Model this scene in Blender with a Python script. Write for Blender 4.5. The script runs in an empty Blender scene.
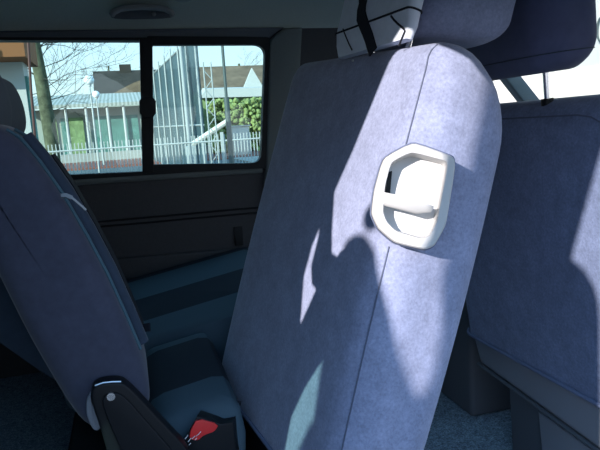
import bpy, bmesh, math, random
from mathutils import Vector as V, Matrix as M
random.seed(7)
R = math.radians
C = bpy.context.scene.collection

# ------------------------------------------------------------------ camera
CAM = V((0, -1.35, 1.37)); F = 583.0
ya, pi_, ro = R(16), R(9.5), R(3.5)
fwd = V((math.sin(ya)*math.cos(pi_), math.cos(ya)*math.cos(pi_), -math.sin(pi_)))
r0 = V((math.cos(ya), -math.sin(ya), 0)); u0 = r0.cross(fwd)
rt = r0*math.cos(ro) - u0*math.sin(ro); up = u0*math.cos(ro) + r0*math.sin(ro)
cd = bpy.data.cameras.new('camera'); cam = bpy.data.objects.new('camera', cd); C.objects.link(cam)
m = M((rt, up, -fwd)).transposed().to_4x4(); m.translation = CAM; cam.matrix_world = m
cd.sensor_width = 36; cd.lens = F/600*36; cd.clip_start = .02; cd.clip_end = 500
bpy.context.scene.camera = cam

def ray(px, py): return fwd + rt*((px-300)/F) + up*((225-py)/F)
def PY(px, py, Y):            # point where the sight line meets the plane y = Y
    d = ray(px, py); return CAM + d*((Y-CAM.y)/d.y)
def PX(px, py, X):
    d = ray(px, py); return CAM + d*((X-CAM.x)/d.x)
def PZ(px, py, Z):
    d = ray(px, py); return CAM + d*((Z-CAM.z)/d.z)

# ------------------------------------------------------------------ materials
def lin(c): return tuple((x/255/12.92 if x/255 <= .04045 else ((x/255+.055)/1.055)**2.4) for x in c)
def mat(name, col, rough=.6, spec=.3, noise=None, metal=0, sheen=0, bump=None, emit=None):
    m = bpy.data.materials.new(name); m.use_nodes = True
    nt = m.node_tree; b = nt.nodes['Principled BSDF']
    b.inputs['Base Color'].default_value = (*col, 1); b.inputs['Roughness'].default_value = rough
    b.inputs['Specular IOR Level'].default_value = spec; b.inputs['Metallic'].default_value = metal
    if sheen:
        b.inputs['Sheen Weight'].default_value = sheen; b.inputs['Sheen Roughness'].default_value = .5
    if emit: b.inputs['Emission Color'].default_value = (*emit, 1); b.inputs['Emission Strength'].default_value = 1
    if noise or bump:
        tc = nt.nodes.new('ShaderNodeTexCoord')
    if noise:      # list of (scale, amount) summed
        prev = None
        for sc, am in noise:
            n = nt.nodes.new('ShaderNodeTexNoise'); n.inputs['Scale'].default_value = sc
            n.inputs['Detail'].default_value = 5; n.inputs['Roughness'].default_value = .65
            nt.links.new(tc.outputs['Object'], n.inputs['Vector'])
            mr = nt.nodes.new('ShaderNodeMapRange'); mr.inputs[1].default_value = .3; mr.inputs[2].default_value = .7
            mr.inputs[3].default_value = 1-am; mr.inputs[4].default_value = 1+am
            nt.links.new(n.outputs['Fac'], mr.inputs[0])
            if prev is None: prev = mr.outputs[0]
            else:
                mu = nt.nodes.new('ShaderNodeMath'); mu.operation = 'MULTIPLY'
                nt.links.new(prev, mu.inputs[0]); nt.links.new(mr.outputs[0], mu.inputs[1]); prev = mu.outputs[0]
        vm = nt.nodes.new('ShaderNodeVectorMath'); vm.operation = 'SCALE'; vm.inputs[0].default_value = col
        nt.links.new(prev, vm.inputs['Scale']); nt.links.new(vm.outputs[0], b.inputs['Base Color'])
    if bump:
        n = nt.nodes.new('ShaderNodeTexNoise'); n.inputs['Scale'].default_value = bump[0]; n.inputs['Detail'].default_value = 4
        nt.links.new(tc.outputs['Object'], n.inputs['Vector'])
        bp = nt.nodes.new('ShaderNodeBump'); bp.inputs['Strength'].default_value = bump[1]; bp.inputs['Distance'].default_value = bump[2]
        nt.links.new(n.outputs['Fac'], bp.inputs['Height']); nt.links.new(bp.outputs[0], b.inputs['Normal'])
    return m
def stripes(name, cols, axis, period, rough=.8, duty=.5):
    m = mat(name, cols[0], rough, .2); nt = m.node_tree; b = nt.nodes['Principled BSDF']
    tc = nt.nodes.new('ShaderNodeTexCoord'); sp = nt.nodes.new('ShaderNodeSeparateXYZ'); nt.links.new(tc.outputs['Object'], sp.inputs[0])
    a = nt.nodes.new('ShaderNodeMath'); a.operation = 'DIVIDE'; a.inputs[1].default_value = period; nt.links.new(sp.outputs[axis], a.inputs[0])
    f = nt.nodes.new('ShaderNodeMath'); f.operation = 'FRACT'; nt.links.new(a.outputs[0], f.inputs[0])
    g = nt.nodes.new('ShaderNodeMath'); g.operation = 'GREATER_THAN'; g.inputs[1].default_value = duty; nt.links.new(f.outputs[0], g.inputs[0])
    mx = nt.nodes.new('ShaderNodeMix'); mx.data_type = 'RGBA'; mx.inputs[6].default_value = (*cols[0], 1); mx.inputs[7].default_value = (*cols[1], 1)
    nt.links.new(g.outputs[0], mx.inputs[0]); nt.links.new(mx.outputs[2], b.inputs['Base Color'])
    return m
def glass(name, tint):
    m = bpy.data.materials.new(name); m.use_nodes = True; nt = m.node_tree; nt.nodes.clear()
    o = nt.nodes.new('ShaderNodeOutputMaterial'); t = nt.nodes.new('ShaderNodeBsdfTransparent'); t.inputs[0].default_value = (*tint, 1)
    g = nt.nodes.new('ShaderNodeBsdfGlossy'); g.inputs['Roughness'].default_value = .02
    mx = nt.nodes.new('ShaderNodeMixShader'); mx.inputs[0].default_value = .04
    nt.links.new(t.outputs[0], mx.inputs[1]); nt.links.new(g.outputs[0], mx.inputs[2]); nt.links.new(mx.outputs[0], o.inputs[0])
    return m

# ------------------------------------------------------------------ mesh helpers (world coordinates)
def box(bm, lo, hi, mx=None, bev=0):
    r = bmesh.ops.create_cube(bm, size=1)
    vs = r['verts']; lo, hi = V(lo), V(hi)
    for v in vs: v.co = V(((lo.x+hi.x)/2+v.co.x*(hi.x-lo.x), (lo.y+hi.y)/2+v.co.y*(hi.y-lo.y), (lo.z+hi.z)/2+v.co.z*(hi.z-lo.z)))
    if bev:
        es = list({e for v in vs for e in v.link_edges})
        rr = bmesh.ops.bevel(bm, geom=es, offset=bev, segments=3, affect='EDGES', profile=.5)
        vs = list({v for f in rr['faces'] for v in f.verts} | {v for v in vs if v.is_valid})
    if mx:
        for v in vs: v.co = mx @ v.co
    return bm
def prism(bm, poly, off, bev=0):
    poly = [V(p) for p in poly]; off = V(off)
    a = [bm.verts.new(p) for p in poly]; b = [bm.verts.new(p+off) for p in poly]
    n = len(a); fs = [bm.faces.new(a[::-1]), bm.faces.new(b)]
    for i in range(n): fs.append(bm.faces.new((a[i], a[(i+1) % n], b[(i+1) % n], b[i])))
    if bev:
        bmesh.ops.recalc_face_normals(bm, faces=fs)
        es = list({e for f in fs[:2] for e in f.edges})
        bmesh.ops.bevel(bm, geom=es, offset=bev, segments=3, affect='EDGES', profile=.5)
    return bm
def tube(bm, pts, r, n=8, cap=True, flat=None):
    pts = [V(p) for p in pts]; rings = []
    rs = r if isinstance(r, (list, tuple)) else [r]*len(pts)
    ref = None
    for i, p in enumerate(pts):
        t = (pts[min(i+1, len(pts)-1)]-pts[max(i-1, 0)]).normalized()
        if ref is None: ref = V((0, 0, 1)) if abs(t.z) < .9 else V((1, 0, 0))
        a = t.cross(ref).normalized(); b = a.cross(t).normalized(); ref = b
        rings.append([bm.verts.new(p+a*math.cos(2*math.pi*k/n)*rs[i]+b*math.sin(2*math.pi*k/n)*rs[i]) for k in range(n)])
    for i in range(len(rings)-1):
        for k in range(n): bm.faces.new((rings[i][k], rings[i][(k+1) % n], rings[i+1][(k+1) % n], rings[i+1][k]))
    if cap: bm.faces.new(rings[0][::-1]); bm.faces.new(rings[-1])
    return bm
def ribbon(bm, pts, side, w, th):
    """flat strap: pts along it, side = width direction (vector or list)"""
    rings = []
    for i, p in enumerate(pts):
        p = V(p); t = (V(pts[min(i+1, len(pts)-1)])-V(pts[max(i-1, 0)])).normalized()
        s = V(side[i] if isinstance(side, list) else side); s = (s-t*s.dot(t)).normalized(); n = t.cross(s)
        rings.append([bm.verts.new(p+s*a*w/2+n*b*th/2) for a, b in ((-1, -1), (1, -1), (1, 1), (-1, 1))])
    for i in range(len(rings)-1):
        for k in range(4): bm.faces.new((rings[i][k], rings[i][(k+1) % 4], rings[i+1][(k+1) % 4], rings[i+1][k]))
    bm.faces.new(rings[0][::-1]); bm.faces.new(rings[-1]); return bm
def sphere(bm, c, r, seg=16, sc=(1, 1, 1)):
    q = bmesh.ops.create_uvsphere(bm, u_segments=seg, v_segments=seg//2+2, radius=r)
    for v in q['verts']: v.co = V((v.co.x*sc[0], v.co.y*sc[1], v.co.z*sc[2]))+V(c)
    return bm
def cyl(bm, a, b, r, n=16): return tube(bm, [a, b], r, n)
def loft(bm, rings):
    L = [[bm.verts.new(p) for p in r] for r in rings]; n = len(L[0])
    for i in range(len(L)-1):
        for k in range(n): bm.faces.new((L[i][k], L[i][(k+1) % n], L[i+1][(k+1) % n], L[i+1][k]))
    for r, fl in ((L[0], True), (L[-1], False)):
        c = V((0, 0, 0))
        for v in r: c += v.co
        c = bm.verts.new(c/n)
        for k in range(n):
            f = (r[k], r[(k+1) % n], c); bm.faces.new(f[::-1] if fl else f)
    return bm
def rrect(w0, w1, t0, t1, r, nc=7, ns=6):
    """rounded rectangle loop in (w,t)"""
    r = max(1e-4, min(r, (w1-w0)/2-1e-4, (t1-t0)/2-1e-4)); out = []
    cs = [((w1-r, t0+r), -90), ((w1-r, t1-r), 0), ((w0+r, t1-r), 90), ((w0+r, t0+r), 180)]
    arcs = []
    for (cx, cy), a0 in cs:
        arcs.append([(cx+r*math.cos(R(a0+90*k/nc)), cy+r*math.sin(R(a0+90*k/nc))) for k in range(nc+1)])
    for i in range(4):
        out += arcs[i]; a = arcs[i][-1]; b = arcs[(i+1) % 4][0]
        for k in range(1, ns): out.append((a[0]+(b[0]-a[0])*k/ns, a[1]+(b[1]-a[1])*k/ns))
    return out
def root_of(o):
    while o.parent: o = o.parent
    return o
def obj(name, bm, material, parent=None, smooth=True, bevel=0):
    bmesh.ops.recalc_face_normals(bm, faces=bm.faces)
    me = bpy.data.meshes.new(name); bm.verts.ensure_lookup_table()
    if parent: base = root_of(parent).location.copy()
    else:
        xs = [v.co for v in bm.verts]
        base = V(((min(c.x for c in xs)+max(c.x for c in xs))/2, (min(c.y for c in xs)+max(c.y for c in xs))/2, min(c.z for c in xs)))
    bmesh.ops.translate(bm, verts=bm.verts, vec=-base)
    bm.to_mesh(me); bm.free()
    o = bpy.data.objects.new(name, me); C.objects.link(o); me.materials.append(material)
    if parent: o.parent = parent
    else: o.location = base
    if smooth:
        for p in me.polygons: p.use_smooth = True
        me.set_sharp_from_angle(angle=R(38))
    if bevel:
        b = o.modifiers.new('b', 'BEVEL'); b.width = bevel; b.segments = 2; b.limit_method = 'ANGLE'
    return o
def thing(name, loc, label, cat, group=None):
    o = bpy.data.objects.new(name, None); C.objects.link(o); o.location = loc; o.empty_display_size = .1
    o['label'] = label; o['category'] = cat
    if group: o['group'] = group
    return o
def tag(o, label=None, cat=None, group=None, kind=None):
    if label: o['label'] = label
    if cat: o['category'] = cat
    if group: o['group'] = group
    if kind: o['kind'] = kind
    return o
def struct(name, bm, m, label=None, **k):
    o = obj(name, bm, m, **k); o['kind'] = 'structure'
    if label: o['label'] = label
    return o
B = bmesh.new
def noise1(x): return math.sin(x*1.7)+.5*math.sin(x*3.9+1)+.25*math.sin(x*9.1+2)
OPX0, OPX1, HDR, SAZ, SEL = -.34, .95, 1.80, 54, 22
SUND = V((math.sin(R(SAZ))*math.cos(R(SEL)), math.cos(R(SAZ))*math.cos(R(SEL)), -math.sin(R(SEL))))
# ================================================================== materials used inside
VEL = (.225, .248, .360)
m_vel   = mat('blue_velour', VEL, .9, .1, noise=[(11, .12), (38, .12), (220, .20)], sheen=.25, bump=(350, .25, .002))
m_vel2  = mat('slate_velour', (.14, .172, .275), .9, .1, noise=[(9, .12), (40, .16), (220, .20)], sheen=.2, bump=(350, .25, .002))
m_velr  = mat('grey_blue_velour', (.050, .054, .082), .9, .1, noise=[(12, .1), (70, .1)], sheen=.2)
m_seam  = mat('seam_thread', (.10, .115, .165), .9, .1)
m_hem   = mat('hem_piping', (.14, .165, .25), .8, .2)
m_plast = mat('warm_white_plastic', (.46, .45, .44), .42, .4)
m_plast2= mat('inner_white_plastic', (.52, .51, .50), .45, .4)
m_grey  = mat('grey_plastic', (.21, .22, .25), .55, .35)
m_greyd = mat('dark_grey_plastic', (.09, .10, .115), .6, .3)
m_black = mat('black_plastic', (.009, .010, .012), .45, .18)
m_blackf= mat('black_webbing', (.012, .013, .02), .85, .2)
m_teal  = mat('teal_piping', (.05, .10, .13), .7, .3)
m_chrome= mat('chrome', (.75, .75, .78), .12, .5, metal=1)
m_steel = mat('brushed_steel', (.6, .6, .62), .35, .5, metal=1)
m_vinyl = mat('grey_vinyl', (.58, .62, .70), .6, .3, noise=[(40, .08)])
m_belt  = mat('dull_steel', (.22, .22, .22), .4, .5, metal=.6)
m_red   = mat('red_button', (.65, .02, .02), .4, .5)
m_mark  = mat('pale_print', (.7, .7, .72), .6, .2)
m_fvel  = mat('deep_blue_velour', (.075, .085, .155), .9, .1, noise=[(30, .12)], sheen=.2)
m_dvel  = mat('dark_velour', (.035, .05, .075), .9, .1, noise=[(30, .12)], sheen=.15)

def axes(yaw_vec, lean):
    """w = across the back, s = towards the seat's front, u = up the leaning back, t = thickness"""
    w = V((yaw_vec[0], yaw_vec[1], 0)).normalized(); s = V((w.y, -w.x, 0))
    u = s*math.sin(R(lean))+V((0, 0, 1))*math.cos(R(lean)); t = s*math.cos(R(lean))-V((0, 0, 1))*math.sin(R(lean))
    return w, t, u
def place(O, A): 
    w, t, u = A
    return lambda a, b, c: O+w*a+t*b+u*c

# ================================================================== the tipped-forward middle seat
O1 = V((.214, -.655, .808)); A1 = axes((-.082, .635), 18.3); P1 = place(O1, A1)
W1, T1, H1 = .625, .170, .712
def dome(h, H, r):            # inset at height h for a dome of radius r
    x = max(0, h-(H-r))/r
    return r*(1-math.sqrt(max(0, 1-min(1, x)**2)))
def main_ring(h, grow=0):
    k = h/H1
    it = .004*math.sin(k*math.pi)
    w0 = .012+dome(h, H1, .05)*.6; w1 = W1-.012-.028*k-dome(h, H1, .045)*.95
    t0 = -.006*math.sin(k*math.pi)+dome(h, H1, .035)*.9
    t1 = T1+.012*math.sin(k*math.pi)-dome(h, H1, .13)*.88-.006*(1-k)
    return [(w, t, h+.040*(w/W1)*k**4) for w, t in rrect(w0-grow, w1+grow, t0-grow, t1+grow, .06)]
hs = [0, .004, .015, .05]+[.05+.47*i/12 for i in range(1, 13)]+[H1-.15+.15*math.sin(R(90*i/12)) for i in range(1, 13)]
seat = thing('tipped_car_seat', (O1.x, O1.y, .57), 'blue velour middle seat tipped forward, with a white plastic release lever in its shoulder', 'car seat')
bm = B()
rings = []
for i, h in enumerate(hs):
    g = -.012 if i == 0 else (-.004 if i == 1 else 0)
    rings.append([P1(*q) for q in main_ring(h, g)])
loft(bm, rings)
back = obj('backrest', bm, m_vel, seat)
# seam that runs up the near edge and over the shoulder
def surf(w, t, h, out=.0):    # snap a (w,t) direction to the ring at h
    rg = main_ring(h); return min(rg, key=lambda q: (q[0]-w)**2+(q[1]-t)**2)
def ringpt(h, idx, e=.0005):
    q = main_ring(h, e)[idx % len(main_ring(h))]; return P1(*q)
n_ring = len(main_ring(.3))
# index of the corner at (w0,t0): last arc, centre
ci = 3*(7+1)+3*5+4
bm = B(); tube(bm, [ringpt(.01+.40*i/24, ci) for i in range(25)], .0011, 6)
obj('side_seam', bm, m_seam, seat)
bm = B(); pts = [ringpt(.52+.185*i/18, ci+1) for i in range(19)]
tube(bm, pts, .0011, 6)
obj('shoulder_seam', bm, m_seam, seat)
bm = B(); rg = main_ring(.012, .002); tube(bm, [P1(*q) for q in rg]+[P1(*rg[0])], .0035, 8, cap=False)
obj('hem', bm, m_hem, seat)
# underside frame, strap and hinge below the back
bm = B()
prism(bm, [P1(.20, .03, -.01), P1(.55, .03, -.01), P1(.52, .03, -.22), P1(.23, .03, -.22)], A1[1]*.10, .006)
obj('hinge_frame', bm, m_black, seat)
bm = B()
ribbon(bm, [P1(.57, .02, .02), P1(.575, .0, -.06), P1(.56, .0, -.22)], A1[0], .05, .004)
obj('strap', bm, m_blackf, seat)
bm = B()
box(bm, (.26, -.50, .565), (.50, -.05, .66), bev=.01); box(bm, (.28, -.40, .66), (.42, -.15, .72), bev=.01)
obj('floor_mount', bm, m_black, seat)

# ---- release lever unit in the near shoulder
wv, tv, uv = A1
# plane of the unit: between the side face and the back's near edge
HN = (-(wv*.87)-(tv*.49)).normalized()       # outward
hc = PY(414, 196, -.642)
# outline traced on that plane
def PH(px, py, off=0):
    d = ray(px, py); k = (hc+HN*off-CAM).dot(HN)/d.dot(HN); return CAM+d*k
def smooth_poly(pts, it=2, f=.22):
    for _ in range(it):
        o = []
        for i, p in enumerate(pts):
            q = pts[(i+1) % len(pts)]; o += [p*(1-f)+q*f, p*f+q*(1-f)]
        pts = o
    return pts
outer = [(413, 142), (454, 157), (455, 168), (446, 225), (434, 246), (424, 250), (394, 243), (378, 229), (371, 214), (374, 190), (383, 158)]
inner = [(411, 153), (445, 162), (446, 168), (436, 222), (428, 236), (420, 238), (396, 231), (387, 222), (383, 212), (385, 186), (391, 163)]
OUT = smooth_poly(smooth_poly([PH(x, y) for x, y in outer], 1, .12), 1, .25); INN = smooth_poly(smooth_poly([PH(x, y) for x, y in inner], 1, .12), 1, .25)
unit_n = HN
def plate_ring(bm, loops):
    L = [[bm.verts.new(p) for p in l] for l in loops]; n = len(L[0])
    for a, b in zip(L, L[1:]+[L[0]]):
        for i in range(n): bm.faces.new((a[i], a[(i+1) % n], b[(i+1) % n], b[i]))
cen = V((0, 0, 0))
for p in OUT: cen += p
cen /= len(OUT)
def scl(l, s, off): return [cen+(p-cen)*s+HN*off for p in l]
bm = B()
plate_ring(bm, [scl(OUT, 1.0, -.028), scl(OUT, 1.0, .002), scl(OUT, .985, .006), scl(OUT, .955, .0075), scl(INN, 1.02, .0065), scl(INN, 1.0, .003), scl(INN, .97, -.022), scl(INN, .97, -.028)])
bez = obj('lever_bezel', bm, m_plast, seat)
bm = B()
dish = [scl(INN, .985, -.020), scl(INN, .80, -.0215), scl(INN, .4, -.018)]
loft(bm, [scl(INN, .99, -.027)]+dish)
dsh = obj('dish', bm, m_plast2, bez)
bm = B()   # dark slot at the left of the dish
prism(bm, [PH(388, 172, -.0165), PH(392, 171, -.0165), PH(390, 193, -.0165), PH(385, 193, -.0165)], HN*.003)
obj('slot', bm, m_black, bez)
# lever: a curved paddle crossing the unit
bm = B()
la = [PH(376, 193, .009), PH(388, 196, .012), PH(404, 199, .015), PH(420, 204, .015), PH(433, 209, .012)]
dn = (PH(410, 220)-PH(412, 190)).normalized()
wid = [.016, .018, .019, .018, .009]; sec = []
for i, p in enumerate(la):
    w = wid[i]; tan = (la[min(i+1, 4)]-la[max(i-1, 0)]).normalized(); d2 = (dn-tan*dn.dot(tan)).normalized()
    ring = []
    for k in range(16):
        a = 2*math.pi*k/16; ca, sa = math.cos(a), math.sin(a)
        e = .6
        x = math.copysign(abs(ca)**e, ca)*w/2; y = math.copysign(abs(sa)**e, sa)*.0045
        ring.append(p+d2*(x+w/2-.004)+HN*(y-(x/w+.5)*.010))
    sec.append(ring)
loft(bm, sec)
lev = obj('lever', bm, m_plast, seat)
bm = B(); plate_ring(bm, [scl(OUT, 1.035, -.016), scl(OUT, 1.035, -.006), scl(OUT, 1.01, -.004), scl(OUT, 1.0, -.016)])
obj('fabric_gusset', bm, m_hem, seat)

# ---- its headrest: velour sides, grey vinyl back with black piping and an elastic strap
hr = thing('headrest', tuple(P1(.30, .08, H1+.02)), 'blue velour headrest with a grey vinyl back and black strap, on the tipped middle seat', 'headrest', None)
hw0, hw1, ht0, ht1 = .085, .322, -.012, .192
Oh = O1.copy()
HH0 = H1+.018
def head_ring(h, w0, w1, t0, t1, H=.20, rb=.05, P=P1, z0=HH0, r=.05, g=0):
    x = max(0, rb-h)/rb; ins = rb*(1-math.sqrt(max(0, 1-x*x)))
    x2 = max(0, h-(H-rb))/rb; ins2 = rb*(1-math.sqrt(max(0, 1-min(1, x2)**2)))
    i = max(ins, ins2)*.97
    return [P(w, t, z0+h+max(0, t)*.22*(1-h/H)) for w, t in rrect(w0+i*.6-g, w1-i*.6+g, t0+i*.25-g, t1-i-g*-1, r)]
hh = [.05*(1-math.cos(R(90*i/8))) for i in range(9)]+[.07, .1, .13]+[.15+.05*math.sin(R(90*i/8)) for i in range(9)]
bm = B(); loft(bm, [head_ring(h, hw0, hw1, ht0+.03, ht1) for h in hh]); obj('pad', bm, m_vel, hr)
# grey back panel
def back_ring(h, g=0):
    H = .205; rb = .045
    x2 = max(0, h-(H-rb))/rb; i = rb*(1-math.sqrt(max(0, 1-min(1, x2)**2)))*.9+max(0, .012*(1-h/.02))
    bow = .012*max(0, 1-h/.041)      # the lower facet slopes inwards
    return [P1(w, t, HH0-.014+h) for w, t in rrect(hw0-.002+i*.7-g, hw1+.002-i*.7+g, ht0-.01+bow-g, ht0+.014+g, .01)]
hb = [0, .004, .01, .02, .03, .038, .041, .045, .06, .08, .10, .12, .14]+[.16+.045*math.sin(R(90*i/6)) for i in range(7)]
bm = B(); loft(bm, [back_ring(h) for h in hb]); bp = obj('back_cover', bm, m_vinyl, hr)
bp['label'] = 'grey vinyl back cover with black piping'
def on_cover(px, py, e=.001, hmax=.2):     # point of the cover's rear face met by a sight line, found once to place its piping
    d = ray(px, py); n = tv; t = ht0-.01
    for _ in range(3):
        k = ((O1+n*t)-CAM).dot(n)/d.dot(n); p = CAM+d*k; h = (p-O1).dot(uv)-(HH0-.014); t = ht0-.01+.012*max(0, 1-h/.041)-e
    return p
nR = len(back_ring(.1)); rg = back_ring(.041, .0008)
bm = B(); tube(bm, rg+[rg[0]], .0017, 6, cap=False); obj('piping', bm, m_blackf, bp)
bm = B(); tube(bm, [on_cover(*q) for q in ((391, 16), (394, 20), (398, 24), (403, 28), (405, 31), (402, 38), (399, 46))], .0017, 6); obj('piping', bm, m_blackf, bp)
bm = B(); tube(bm, [on_cover(*q) for q in ((343, 29), (346, 37), (349, 44), (352, 50))], .0014, 6); obj('piping', bm, m_blackf, bp)
bm = B()
tp = on_cover(363, -14); sp = [tp+(tp-on_cover(362, 0))*1.5, tp]+[on_cover(*q, .002) for q in ((363.5, 0), (361.5, 8), (361, 16), (363, 22), (366, 30), (369, 38), (373, 52))]
ribbon(bm, sp, wv, .024, .003); obj('elastic_strap', bm, m_blackf, hr)
for w in (.135, .29):
    bm = B(); cyl(bm, P1(w, .022, H1-.05), P1(w, .022, HH0+.018), .0055, 12); obj('post', bm, m_chrome, hr)
bm = B(); sphere(bm, P1(.27, -.0, H1-.004), .0022, 10); obj('rivet', bm, m_steel, hr)

# ================================================================== front passenger seat, seen from behind
O2 = V((.765, -.69, .845)); A2 = axes((-.02, 1), -5); P2 = place(O2, A2)
W2, T2, H2 = .56, .14, .545
fs = thing('passenger_car_seat', (1.0, -.38, .57), 'blue velour front seat at the right edge, on a grey plastic base', 'car seat')
def fr(h, g=0):
    k = h/H2
    sag = 0
    return [P2(w, t, h) for w, t in rrect(.0+.01*k+dome(h, H2, .07)*.8-g, W2-.01*k-dome(h, H2, .07)*.8+g, -.010*math.sin(k*3.14)+dome(h, H2, .05)*.9-g, T2-dome(h, H2, .06)*.9+g, .045)]
hs2 = [0, .004, .015]+[.015+.44*i/12 for i in range(1, 13)]+[H2-.07+.07*math.sin(R(90*i/9)) for i in range(1, 10)]
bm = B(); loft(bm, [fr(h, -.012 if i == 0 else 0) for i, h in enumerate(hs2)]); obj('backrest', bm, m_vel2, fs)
bm = B(); rg = fr(.006, .003); tube(bm, rg+[rg[0]], .0042, 8, cap=False); obj('hem', bm, m_hem, fs)
nr2 = len(fr(.1))
# inset seam: up the near side and across the top
def f2(w, h, e=.0006):
    rg = fr(h, e); q = min(rg, key=lambda p: abs((p-O2).dot(A2[0])-w)+(1 if (p-O2).dot(A2[1]) > .06 else 0)); return q+A2[0]*(w-(q-O2).dot(A2[0]))
bm = B(); tube(bm, [f2(.055, .05+.39*i/14) for i in range(15)]+[f2(.06, .46), f2(.07, .485), f2(.09, .503), f2(.12, .515)]+[f2(.15+.3*i/8, .519) for i in range(9)], .0013, 6); obj('back_seam', bm, m_seam, fs)
# plastic base: shell skirt under the back, lower pedestal with a recessed panel
bm = B()
prism(bm, [V((.775, -.70, .835)), V((.775, -.14, .835)), V((.775, -.17, .775)), V((.775, -.70, .745))], V((.40, 0, 0)), .008)
sk = obj('base_skirt', bm, m_grey, fs)
bm = B(); tube(bm, [V((.773, -.165, .772)), V((.773, -.70, .742))], .004, 8); obj('skirt_lip', bm, m_greyd, sk)
bm = B(); prism(bm, [V((.773, -.70, .842)), V((.773, -.62, .842)), V((.773, -.62, .80)), V((.773, -.70, .795))], V((-.003, 0, 0))); obj('clip', bm, m_plast, sk)
bm = B()
prism(bm, [V((.80, -.70, .80)), V((.80, -.24, .80)), V((.80, -.26, .57)), V((.80, -.70, .57))], V((.33, 0, 0)), .008)
pd = obj('pedestal', bm, m_greyd, fs)
bm = B(); prism(bm, [V((.798, -.66, .72)), V((.798, -.36, .735)), V((.798, -.38, .60)), V((.798, -.66, .60))], V((-.006, 0, 0)), .003); obj('recessed_panel', bm, m_grey, pd)
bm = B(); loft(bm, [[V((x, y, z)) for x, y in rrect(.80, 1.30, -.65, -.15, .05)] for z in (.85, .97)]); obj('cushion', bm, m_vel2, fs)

hf = thing('headrest', (O2.x+.03, -.37, 1.40), 'dark velour headrest on two chrome posts above the front seat', 'headrest')
Zt = H2
def fh(h, g=0):
    H = .21; rb = .055
    x = max(0, rb-h)/rb; x2 = max(0, h-(H-.06))/.06; i = rb*(1-math.sqrt(max(0, 1-max(x, min(1, x2))**2)))
    return [P2(w, t, Zt+.05+h) for w, t in rrect(.17+i*.75-g, .49-i*.75+g, -.03+i*.5-g, .10-i*.6+g, .05)]
hh2 = [.055*(1-math.cos(R(90*i/8))) for i in range(9)]+[.08, .11, .13]+[.15+.06*math.sin(R(90*i/8)) for i in range(9)]
bm = B(); loft(bm, [fh(h) for h in hh2]); obj('pad', bm, m_fvel, hf)
bm = B(); rg = fh(.03, .0006); tube(bm, rg+[rg[0]], .0010, 6, cap=False); obj('pad_seam', bm, m_dvel, hf)
for w in (.25, .41):
    bm = B(); cyl(bm, P2(w, .03, Zt-.07), P2(w, .03, Zt+.09), .0055, 14); obj('post', bm, m_chrome, hf)
    bm = B(); cyl(bm, P2(w, .03, Zt-.012), P2(w, .03, Zt+.004), .011, 14); obj('post_collar', bm, m_black, hf)

# ================================================================== rear bench
YB = -.45
def resample(poly, n):
    L = [0]; P = poly+[poly[0]]
    for a, b in zip(P, P[1:]): L.append(L[-1]+(b-a).length)
    out = []; j = 0
    for k in range(n):
        s = L[-1]*k/n
        while L[j+1] < s: j += 1
        out.append(P[j].lerp(P[j+1], (s-L[j])/(L[j+1]-L[j])))
    return out
def inset(poly, d):           # poly lies in an XZ plane
    n = len(poly); out = []; cx = sum((p.x for p in poly))/n; cz = sum((p.z for p in poly))/n
    for i, p in enumerate(poly):
        t = (poly[(i+1) % n]-poly[i-1]).normalized(); nn = V((t.z, 0, -t.x))
        if nn.dot(V((cx-p.x, 0, cz-p.z))) < 0: nn = -nn
        out.append(p+nn*d)
    return out
side_px = [(-75, 135), (-40, 118), (-8, 124), (16, 138), (36, 162), (60, 196), (84, 237), (106, 278), (126, 322), (140, 355), (149, 385), (151, 402), (146, 418), (128, 430), (104, 436), (88, 432), (74, 418), (55, 388), (27, 340), (0, 286), (-35, 215)]
prof = resample(smooth_poly([PY(x, y, YB) for x, y in side_px], 2), 84)
bench = thing('rear_bench', (0, -.07, .57), 'dark rear bench seat at the left with wide striped cushion, beneath the sliding window', 'bench seat')
def sec_at(y, d): return [V((p.x, y, p.z)) for p in inset(prof, d)]
bm = B()
loft(bm, [sec_at(YB-.003, .034), sec_at(YB-.002, .028), sec_at(YB+.001, .018), sec_at(YB+.009, .006), sec_at(YB+.022, .0), sec_at(YB+.10, 0), sec_at(YB+.16, .0), sec_at(YB+.175, .01), sec_at(YB+.18, .03)])
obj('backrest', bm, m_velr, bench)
zb0 = min(p.z for p in prof); zb1 = max(p.z for p in prof)
def sec_far(y, d):        # the wider far part is reclined further back
    return [V((p.x-.05-.24*(p.z-zb0)/(zb1-zb0), y, p.z-.02*(p.z-zb0)/(zb1-zb0))) for p in inset(prof, d)]
bm = B(); loft(bm, [sec_far(YB+.185, .03), sec_far(YB+.195, .008), sec_far(YB+.22, 0), sec_far(.2, 0), sec_far(.70, 0), sec_far(.725, .008), sec_far(.735, .03)])
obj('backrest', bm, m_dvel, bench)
# piping and edge bands of the front face (front = from index near (16,138) to (149,385))
fr_pts = [PY(x, y, YB) for x, y in [(2, 130), (16, 138), (36, 162), (60, 196), (84, 237), (106, 278), (126, 322), (140, 355)]]
for yy, off, rr_ in ((YB+.024, .0015, .003), (YB+.075, .004, .003)):
    bm = B(); tube(bm, [V((p.x+off, yy, p.z+off*.5)) for p in fr_pts], rr_, 6); obj('piping', bm, m_teal, bench)
bm = B(); ribbon(bm, [V((p.x+.008, YB+.13, p.z+.006)) for p in fr_pts[2:]], V((0, 1, 0)), .05, .005); obj('shoulder_strap', bm, m_blackf, bench)
# bulged front wing of the backrest
bm = B()
tube(bm, [V((p.x+.004, YB+.05, p.z+.002)) for p in fr_pts[1:]], .012, 10); obj('side_bolster', bm, m_dvel, bench)
m_strip = stripes('striped_bench_cloth', [(.060, .095, .120), (.020, .024, .035)], 1, .47, .9, .52)
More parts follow.
